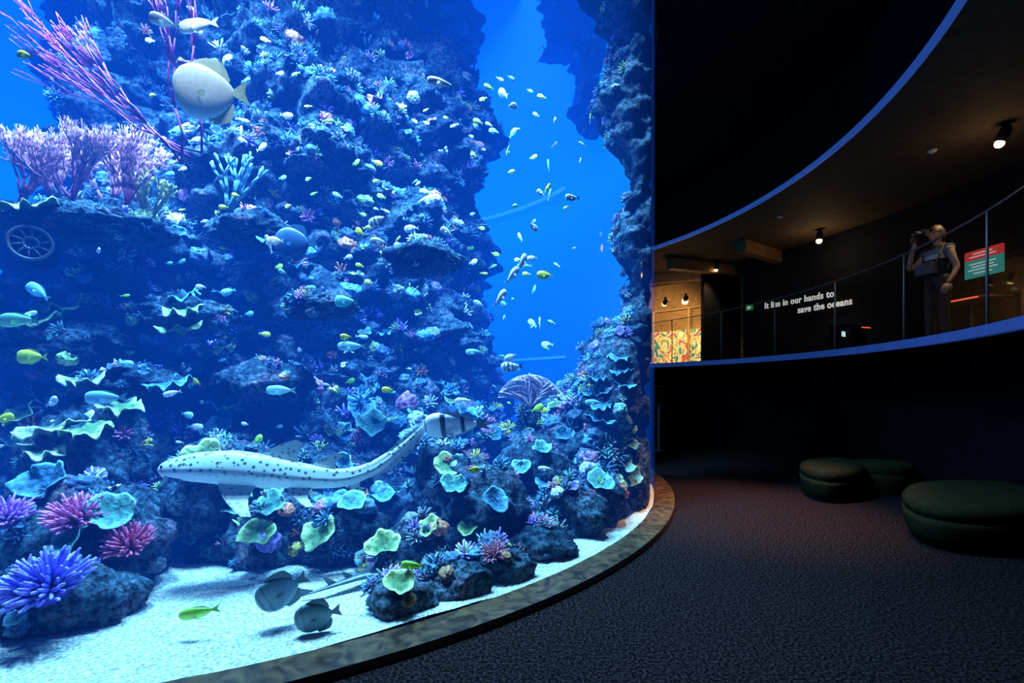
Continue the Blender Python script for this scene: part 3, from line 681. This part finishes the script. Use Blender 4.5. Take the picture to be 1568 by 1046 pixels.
l.new(tc.outputs['Object'],w.inputs['Vector']); r=n.new('ShaderNodeValToRGB'); e=r.color_ramp.elements; e[0].position=.3; e[0].color=(.02,.10,.2,1); e[1].position=.72; e[1].color=(.9,.10,.02,1)
for ps,c in ((.4,(.03,.35,.25,1)),(.46,(.95,.5,.05,1)),(.52,(.95,.85,.45,1)),(.58,(.9,.25,.02,1)),(.65,(.03,.10,.30,1))): x=e.new(ps); x.color=c
l.new(w.outputs['Fac'],r.inputs['Fac']); l.new(r.outputs['Color'],b.inputs['Base Color']); l.new(r.outputs['Color'],b.inputs['Emission Color']); b.inputs['Emission Strength'].default_value=.55; m.cycles.emission_sampling='NONE'  # mural colours also emit, so its brightness is put into the paint
ring('reef_mural',12.80,12.88,2.15,3.35,m,35,46,seg=10)
M_frame=simple('cream_frame_glow',(.45,.28,.10),.5,emit=(1,.5,.15),es=.10)  # warm room light put into the frame as a faint glow
mb=MB()
for a in (33.5,39,45): 
    x,y=CX+12.6*math.cos(math.radians(a)),CY+12.6*math.sin(math.radians(a)); mb.box((x,y,3.05),(.03,.03,1.0))
pts=[(CX+12.6*math.cos(math.radians(a)),CY+12.6*math.sin(math.radians(a)),4.05) for a in range(33,49,2)]; mb.tube(pts,[.03]*len(pts),6)
mbobj(mb,'display_frame',M_frame,smooth=False)
# rail
M_glass,t,n,l=nmat('rail_glass'); n.remove(n['Principled BSDF']); out=n['Material Output']
tr=n.new('ShaderNodeBsdfTransparent'); tr.inputs['Color'].default_value=(.93,.96,.95,1); gl=n.new('ShaderNodeBsdfGlossy'); gl.inputs['Roughness'].default_value=.03
mx=n.new('ShaderNodeMixShader'); mx.inputs[0].default_value=.05; l.new(tr.outputs[0],mx.inputs[1]); l.new(gl.outputs[0],mx.inputs[2]); l.new(mx.outputs[0],out.inputs['Surface'])
M_metal=simple('brushed_metal',(.22,.20,.18),.45,.6,noise_amt=.1,bump=0)
rail=empty('glass_balustrade')
for i in range(15):
    a=A0+3+i*10
    ring('glass_panel',9.055,9.07,2.08,3.12,M_glass,a+.25,a+9.75,seg=8,parent=rail)
mb=MB()
for i in range(16):
    a=math.radians(A0+3+i*10); x,y=CX+9.06*math.cos(a),CY+9.06*math.sin(a)
    mb.tube([(x,y,2.0),(x,y,2.5),(x,y,3.13)],[.012]*3,8)
mbobj(mb,'posts',M_metal,parent=rail)
mb=MB(); pts=[(CX+9.06*math.cos(math.radians(a)),CY+9.06*math.sin(math.radians(a)),3.14) for a in np.arange(A0+3,A1-2,2.)]
mb.tube(pts,[.011]*len(pts),8); mbobj(mb,'handrail',simple('steel_handrail',(.45,.42,.36),.35,.9,noise_amt=.1,bump=0),parent=rail)
# lettering
M_white=simple('white_vinyl_glow',(.8,.78,.75),.5,emit=(1,.95,.92),es=.42)  # letters emit a little; their lit look is put into the material
sgn_=empty('wall_lettering')
def text(s,ang,rad,z,width,name='line'):
    c=bpy.data.curves.new(name,'FONT'); c.body=s; c.size=.17; c.extrude=.006; c.offset=.004; c.align_x='CENTER'; c.space_character=1.1
    o=bpy.data.objects.new(name,c); c.materials.append(M_white); link(o,sgn_); bpy.context.view_layer.update(); k=width/max(.5,o.dimensions.x)
    a=math.radians(ang); X=Vector((math.sin(a),-math.cos(a),0)); Y=Vector((0,0,1)); Z=X.cross(Y)
    o.matrix_world=Matrix.Translation((CX+rad*math.cos(a),CY+rad*math.sin(a),z))@Matrix((X,Y,Z)).transposed().to_4x4()@Matrix.Diagonal((k,k*1.15,k,1))
text('It lies in our hands to',19.9,11.74,3.53,1.9); text('save the oceans',16.5,11.76,3.28,1.4)
es=empty('exit_sign'); a=math.radians(26.5); ex=(CX+11.7*math.cos(a),CY+11.7*math.sin(a))
M_green=simple('exit_green',(.01,.12,.04),.5,emit=(.02,.4,.12),es=.3)
boxobj('panel',(ex[0],ex[1],3.62),(.02,.10,.08),M_green,28,es)
mb=MB(); mb.tube([(0,.06,0),(0,-.02,0)],[.012,.012],6); mb.tube([(0,.02,.05),(0,-.05,.0),(0,.02,-.05)],[.012]*3,6)
o=mbobj(mb,'arrow',M_white,parent=es); o.location=(ex[0]-.03,ex[1]-.015,3.62); o.rotation_euler=(0,0,a)
si=empty('information_sign'); a=math.radians(0.0); sx,sy=CX+11.75*math.cos(a),CY+11.75*math.sin(a)
M_red=simple('red_panel',(.5,.05,.05),.5,emit=(.8,.05,.05),es=.42); M_teal=simple('teal_panel',(.05,.3,.28),.5,emit=(.05,.42,.36),es=.34)
boxobj('header',(sx,sy,3.68),(.02,.32,.08),M_red,0,si); boxobj('body',(sx,sy,3.45),(.02,.32,.15),M_teal,0,si)
mb=MB()
for j,(zz,w) in enumerate(((3.70,.16),(3.65,.22),(3.53,.22),(3.48,.18),(3.43,.24),(3.37,.15))): mb.box((sx-.025,sy,zz),(.004,w,.007))
mbobj(mb,'text_lines',M_white,parent=si,smooth=False)
M_scr=simple('lit_screen',(.5,.7,.7),.4,emit=(.6,.95,.9),es=.9); M_reds=simple('red_light_strip',(.6,.1,.05),.4,emit=(1,.12,.04),es=1.0)
dc=empty('display_console'); boxobj('cabinet',(6.6,9.3,2.35),(.3,.2,.3),M_dark,30,dc); boxobj('screen',(6.30,9.0,2.45),(.08,.012,.05),M_scr,40,dc); boxobj('stripe',(6.7,8.96,2.57),(.12,.01,.012),M_reds,20,dc)
bs=empty('bar_table'); boxobj('top',(7.15,7.35,2.80),(.22,.4,.02),M_beam,0,bs); mb=MB(); mb.tube([(7.15,7.35,2.05),(7.15,7.35,2.06),(7.15,7.35,2.79)],[.2,.03,.03],12); mbobj(mb,'pedestal',M_metal,parent=bs); boxobj('lamp_strip',(6.92,7.35,2.80),(.01,.32,.012),M_reds,0,bs)
M_bulb=simple('lamp_glow',(1,.7,.35),.4,emit=(1,.62,.20),es=9)
M_can=simple('lamp_housing',(.02,.02,.02),.4,.5)
def spot(x,y,z,power,tgt,lit=True,size=80,col=(1,.66,.33),r=.05,glow=0):
    e=empty('ceiling_spotlight'); d=(Vector(tgt)-Vector((x,y,z))).normalized()
    p=Vector((x,y,z-.14)); mb=MB(); mb.tube([(x,y,z),(x,y,z-.06),p-d*.05],[.05,.02,.02],10); mb.tube([p-d*.1,p-d*.06,p+d*.09],[.04,.065,.07],16)
    mbobj(mb,'housing',M_can,parent=e)
    if lit: mb=MB(); mb.ball(p+d*.10+d*.03,r,0,12,8); mbobj(mb,'bulb',M_bulb,parent=e)
    L=bpy.data.lights.new('beam','SPOT'); L.energy=power; L.color=col; L.spot_size=math.radians(size); L.spot_blend=.8; L.shadow_soft_size=.06
    o=bpy.data.objects.new('beam',L); link(o,e); o.location=p+d*.22; o.rotation_euler=d.to_track_quat('-Z','Y').to_euler()
    if glow:
        L=bpy.data.lights.new('lamp_spill','POINT'); L.energy=glow; L.color=col; L.shadow_soft_size=.08
        o=bpy.data.objects.new('lamp_spill',L); link(o,e); o.location=p+d*.3+Vector((0,0,-.15))
spot(6.6,6.35,5,80,(6.05,6.9,2.9),glow=5,r=.055); spot(6.95,10.7,5,110,(6.6,10.6,2),glow=10,r=.06); spot(5.8,13.4,5,70,(5.6,14.6,2),r=.05)
spot(5.1,13.9,4.15,200,(5.4,16,3),r=.09,size=120,glow=12); spot(4.6,14.2,4.1,160,(4.8,17,3.2),r=.07,size=120)
mb=MB()
for x,y in ((6.3,7.1),(5.6,9.9)): mb.ball((x,y,5.0),(.06,.06,.04),0,14,8)
mbobj(mb,'ceiling_detectors',simple('white_plastic',(.6,.6,.62),.4))
def areal(name,loc,tgt,e,col,sz,spread=110):
    L=bpy.data.lights.new(name,'AREA'); L.energy=e; L.color=col; L.size=sz; L.spread=math.radians(spread)
    o=bpy.data.objects.new(name,L); link(o); o.location=loc; o.rotation_euler=(Vector(tgt)-Vector(loc)).to_track_quat('-Z','Y').to_euler(); return o
def spotl(name,loc,tgt,e,col,deg,bl=.8,sz=.1):
    L=bpy.data.lights.new(name,'SPOT'); L.energy=e; L.color=col; L.spot_size=math.radians(deg); L.spot_blend=bl; L.shadow_soft_size=sz
    o=bpy.data.objects.new(name,L); link(o); o.location=loc; o.rotation_euler=(Vector(tgt)-Vector(loc)).to_track_quat('-Z','Y').to_euler(); return o
spotl('floor_downlight',(3.2,5.9,6.1),(2.75,5.7,0),3800,(1,.50,.24),38,1)
spotl('floor_downlight',(2.8,3.2,6.1),(3.4,3.4,0),60,(1,.8,.55),62,1)
spotl('photographer_fill',(4.7,4.6,4.9),(6.0,6.75,3.3),32,(1,.72,.42),34)  # unseen fill lamp added to brighten the photographer
M_ott=simple('green_upholstery',(.013,.013,.006),.9,nscale=20,bump=.3,spec=.04)
def ottoman(c,rx,ry,h,rot):
    mb=MB(); prof=[(.90,0),(.93,.06),(.96,.16),(1.0,.24),(1.02,.5),(1.03,.62),(1.0,.64),(.985,.66),(1.02,.70),(1.03,.84),(.97,.95),(.85,1.0),(.5,1.03),(0.01,1.035)]
    N=56; rows=[]
    for q,z in prof:
        rows.append([mb.vert((q*rx*math.cos(2*math.pi*k/N)*(1+.10*math.cos(4*math.pi*k/N+.5)),q*ry*math.sin(2*math.pi*k/N)*(1+.08*math.sin(2*math.pi*k/N)),z*h)) for k in range(N)])
    for a_,b_ in zip(rows,rows[1:]):
        for k in range(N): mb.f.append((a_[k],a_[(k+1)%N],b_[(k+1)%N],b_[k]))
    o=mbobj(mb,'ottoman_bench',M_ott); o.location=c; o.rotation_euler=(0,0,math.radians(rot))
ottoman((4.68,4.70,.0),.90,.52,.44,30); ottoman((4.42,6.5,.0),.66,.36,.42,50); ottoman((5.15,6.6,0),.36,.3,.42,0)
kp=empty('information_lectern'); boxobj('panel',(3.30,10.6,1.25),(.12,.03,.2),M_can,10,kp); mb=MB(); mb.tube([(3.30,10.65,0),(3.30,10.65,.03),(3.30,10.65,1.1)],[.16,.03,.03],12); mbobj(mb,'stand',M_metal,parent=kp)

# ---------------------------------------------------------------- photographer
pr=empty('photographer',(6.16,6.85,2.05)); yaw=math.radians(188)
def skin(name,verts,edges,rads,mat,root=0,sub=2):
    me=bpy.data.meshes.new(name); me.from_pydata(verts,edges,[]); o=bpy.data.objects.new(name,me); link(o,pr)
    o.modifiers.new('skin','SKIN')
    for i,r in enumerate(rads):
        s=me.skin_vertices[0].data[i]; s.radius=r if hasattr(r,'__len__') else (r,r); s.use_root=(i==root)
    s=o.modifiers.new('sub','SUBSURF'); s.levels=sub; s.render_levels=sub; me.materials.append(mat)
    return o
M_pants=simple('dark_trousers',(.030,.030,.034),.85); M_skin=simple('skin',(.55,.33,.22),.55,noise_amt=.08,bump=0)
m,t,n,l=nmat('striped_tshirt'); b=n['Principled BSDF']; tc=n.new('ShaderNodeTexCoord'); sp=n.new('ShaderNodeSeparateXYZ'); l.new(tc.outputs['Object'],sp.inputs[0])
r=n.new('ShaderNodeValToRGB'); r.color_ramp.interpolation='CONSTANT'; e=r.color_ramp.elements; e[0].color=(.02,.025,.03,1); e[1].position=.69; e[1].color=(.025,.03,.035,1)
x=e.new(.62); x.color=(.75,.7,.6,1); x=e.new(.65); x.color=(.22,.26,.28,1)
dv=n.new('ShaderNodeMath'); dv.operation='DIVIDE'; dv.inputs[1].default_value=2.0; l.new(sp.outputs['Z'],dv.inputs[0]); l.new(dv.outputs[0],r.inputs['Fac']); l.new(r.outputs['Color'],b.inputs['Base Color']); b.inputs['Roughness'].default_value=.85
M_shirt=m
skin('trousers',[(0,0,.96),(0,0,1.05),(0,.09,.90),(.02,.10,.50),(-.02,.11,.09),(0,-.09,.90),(.0,-.11,.50),(-.03,-.12,.09)],[(0,1),(0,2),(2,3),(3,4),(0,5),(5,6),(6,7)],[(.13,.15),(.12,.14),.095,.068,.055,.095,.068,.055],M_pants)
skin('tshirt',[(0,0,1.0),(0,0,1.15),(.01,0,1.3),(.0,0,1.42),(0,.16,1.41),(.10,.24,1.30),(0,-.16,1.41),(-.02,-.22,1.28)],[(0,1),(1,2),(2,3),(3,4),(4,5),(3,6),(6,7)],[(.125,.15),(.12,.145),(.125,.165),(.09,.12),.07,.058,.07,.058],M_shirt)
skin('raised_arm',[(-.0,-.2,1.34),(.05,-.26,1.22),(.16,-.29,1.16),(.22,-.20,1.33),(.27,-.10,1.50)],[(0,1),(1,2),(2,3),(3,4)],[.05,.046,.042,.036,.026],M_skin)
skin('lowered_arm',[(.07,.22,1.36),(.08,.27,1.2),(.05,.30,1.08),(.12,.31,.96),(.20,.30,.84)],[(0,1),(1,2),(2,3),(3,4)],[.05,.046,.042,.034,.026],M_skin)
mb=MB(); hc=Vector((.03,0,1.61)); NU,NV=24,18; rows=[]
for j in range(NV+1):
    ph=math.pi*j/NV; row=[]
    for i in range(NU):
        th=2*math.pi*i/NU; x,y,z=math.sin(ph)*math.cos(th),math.sin(ph)*math.sin(th),math.cos(ph)
        sx_=.095 if x>0 else .10; wy=.075*(1-.22*max(0,-z)); px,py,pz=x*sx_*(1-.12*max(0,-z)*(x<0)),y*wy,z*.118
        if abs(y)<.28 and x>0:
            nz_=math.exp(-((z+.12)/.16)**2)*(1-abs(y)/.28); px+=.026*nz_
        if x>0 and abs(abs(y)-.42)<.2 and abs(z-.12)<.15: px-=.010
        if x>0 and z<-.72: px+=.012
        row.append(mb.vert(hc+Vector((px,py,pz))))
    rows.append(row)
for j in range(NV):
    for i in range(NU): mb.f.append((rows[j][i],rows[j+1][i],rows[j+1][(i+1)%NU],rows[j][(i+1)%NU]))
mb.tube([(-.01,0,1.40),(.0,0,1.46),(.015,0,1.54)],[.062,.052,.05],14)
for s in (1,-1): mb.ball(hc+Vector((-.005,s*.077,-.005)),(.018,.010,.03),0,10,8)
mb.tube([hc+Vector((.098,-.02,-.055)),hc+Vector((.104,0,-.055)),hc+Vector((.098,.02,-.055))],[.005,.008,.005],6)
mbobj(mb,'head',M_skin,parent=pr)
mb=MB()
for s in (1,-1): mb.ball(hc+Vector((.078,s*.032,.012)),.012,0,8,6)
rows=[]
for j in range(11):
    ph=math.pi*.66*j/10; row=[]
    for i in range(24):
        th=2*math.pi*i/24; f=1 if math.cos(th)<.25 else .62
        p2=ph*f; x,y,z=math.sin(p2)*math.cos(th),math.sin(p2)*math.sin(th),math.cos(p2)
        row.append(mb.vert(hc+Vector((x*.118-.008,y*.094,z*.140+.006*math.sin(5*th)))))
    rows.append(row)
for j in range(10):
    for i in range(24): mb.f.append((rows[j][i],rows[j+1][i],rows[j+1][(i+1)%24],rows[j][(i+1)%24]))
mbobj(mb,'hair_and_eyes',simple('brown_hair',(.05,.028,.015),.5),parent=pr)
def hand(name,w,d,palm_n,curl,side):
    w=Vector(w);d=Vector(d).normalized();pn=Vector(palm_n).normalized();ac=d.cross(pn).normalized()*side
    mb=MB(); rot=Matrix((d,ac,pn)).transposed()
    mb.ball(w+d*.045,(.052,.042,.018),0,14,10,rot)
    for k,(o_,ln) in enumerate(((-.030,.068),(-.010,.078),(.011,.073),(.030,.056))):
        b_=w+d*.08+ac*o_; pts=[b_-d*.02]; dr=d.copy(); p=b_
        for s_ in range(3):
            dr=(dr+pn*curl*(1+.15*k)).normalized(); p=p+dr*ln*(.42-.06*s_); pts.append(p)
        mb.tube(pts,[.010,.0095,.0085,.007],8)
    b_=w+d*.02-ac*.032; mb.tube([b_,b_-ac*.025+d*.02+pn*.01,b_-ac*.03+d*.045+pn*.025,b_-ac*.022+d*.065+pn*.035],[.014,.012,.010,.008],8)
    mbobj(mb,name,M_skin,parent=pr)
hand('right_hand',(.27,-.10,1.50),(.35,.35,.9),(.3,.9,-.2),.55,1)
hand('left_hand',(.20,.30,.84),(.5,0,-.8),(-.6,-.5,-.3),.35,-1)
cam_=MB(); cc=Vector((.24,-.02,1.61)); cam_.box(cc,(.032,.072,.048)); cam_.box(cc+Vector((0,0,.055)),(.026,.028,.014)); cam_.box(cc+Vector((.01,-.062,-.0)),(.042,.018,.046))
cam_.tube([cc+Vector((.03,.012,-.004)),cc+Vector((.06,.012,-.004)),cc+Vector((.13,.012,-.006)),cc+Vector((.14,.012,-.006))],[.034,.036,.040,.036],20)
mbobj(cam_,'camera',simple('camera_body',(.03,.03,.035),.35),parent=pr,smooth=False)
mb=MB(); mb.box((.14,-.05,1.12),(.05,.12,.08)); mb.tube([(.13,.08,1.18),(.12,.13,1.3),(.05,.13,1.46),(-.06,.05,1.45),(-.13,-.08,1.3),(-.05,-.17,1.15),(.1,-.15,1.14)],[.012]*7,6)
mbobj(mb,'shoulder_bag',simple('grey_canvas',(.20,.20,.20),.8),parent=pr,smooth=False)
mb=MB()
for s in (1,-1):
    y=s*.115; mb.tube([(-.09,y,.045),(-.05,y,.05),(.03,y,.05),(.10,y,.035),(.16,y,.028)],[.035,.045,.047,.042,.026],12,flat=.9)
mbobj(mb,'shoes',M_can,parent=pr)
pr.rotation_euler=(0,0,yaw)

# ---------------------------------------------------------------- tank lights
LC=(.42,.76,1)
areal('tank_light',(-3.2,4.0,7.6),(-3.0,5.2,0),740,LC,1.0)
areal('tank_light',(-.9,4.7,7.6),(-1.0,5.6,0),480,LC,.8)
areal('tank_light',(-5.6,5.0,7.6),(-4.4,5.2,2),320,LC,.8)
areal('tank_light',(.9,5.4,8.4),(1.1,5.7,0),180,LC,.8,80)
areal('tank_light',(-1.0,10.5,11.5),(-1.,11,0),200,(.3,.75,1),3)
spotl('batfish_fill',(-2.3,3.2,7.2),(-2.2,3.4,0),1000,(.72,.95,1),34,.6,.08)
spotl('batfish_fill',(-.6,4.0,7.2),(-.6,4.0,0),900,(.72,.95,1),28,.6,.08)
spotl('batfish_fill',(.9,5.2,7.6),(1.0,5.2,0),650,(.72,.95,1),22,.6,.08)
spotl('batfish_fill',(-1.9,2.5,4.9),(-2.05,3.2,3.45),210,(.75,1,.95),24,.6,.1)  # added front fill, out of view, to whiten the upper batfish
spotl('batfish_fill',(-4.2,3.7,6.6),(-4.4,4.8,3.4),460,(1,.88,.86),34,.6,.1)

w=bpy.data.worlds.new('world'); scene.world=w; w.use_nodes=True; w.node_tree.nodes['Background'].inputs[0].default_value=(.02,.03,.06,1); w.node_tree.nodes['Background'].inputs[1].default_value=.05
c=bpy.data.cameras.new('camera'); c.sensor_width=36; c.lens=740/1600*36; c.shift_y=66.5/1600; c.clip_start=.05
co=bpy.data.objects.new('camera',c); link(co); co.location=(0,0,1.5); co.rotation_euler=(math.pi/2,0,0); scene.camera=co
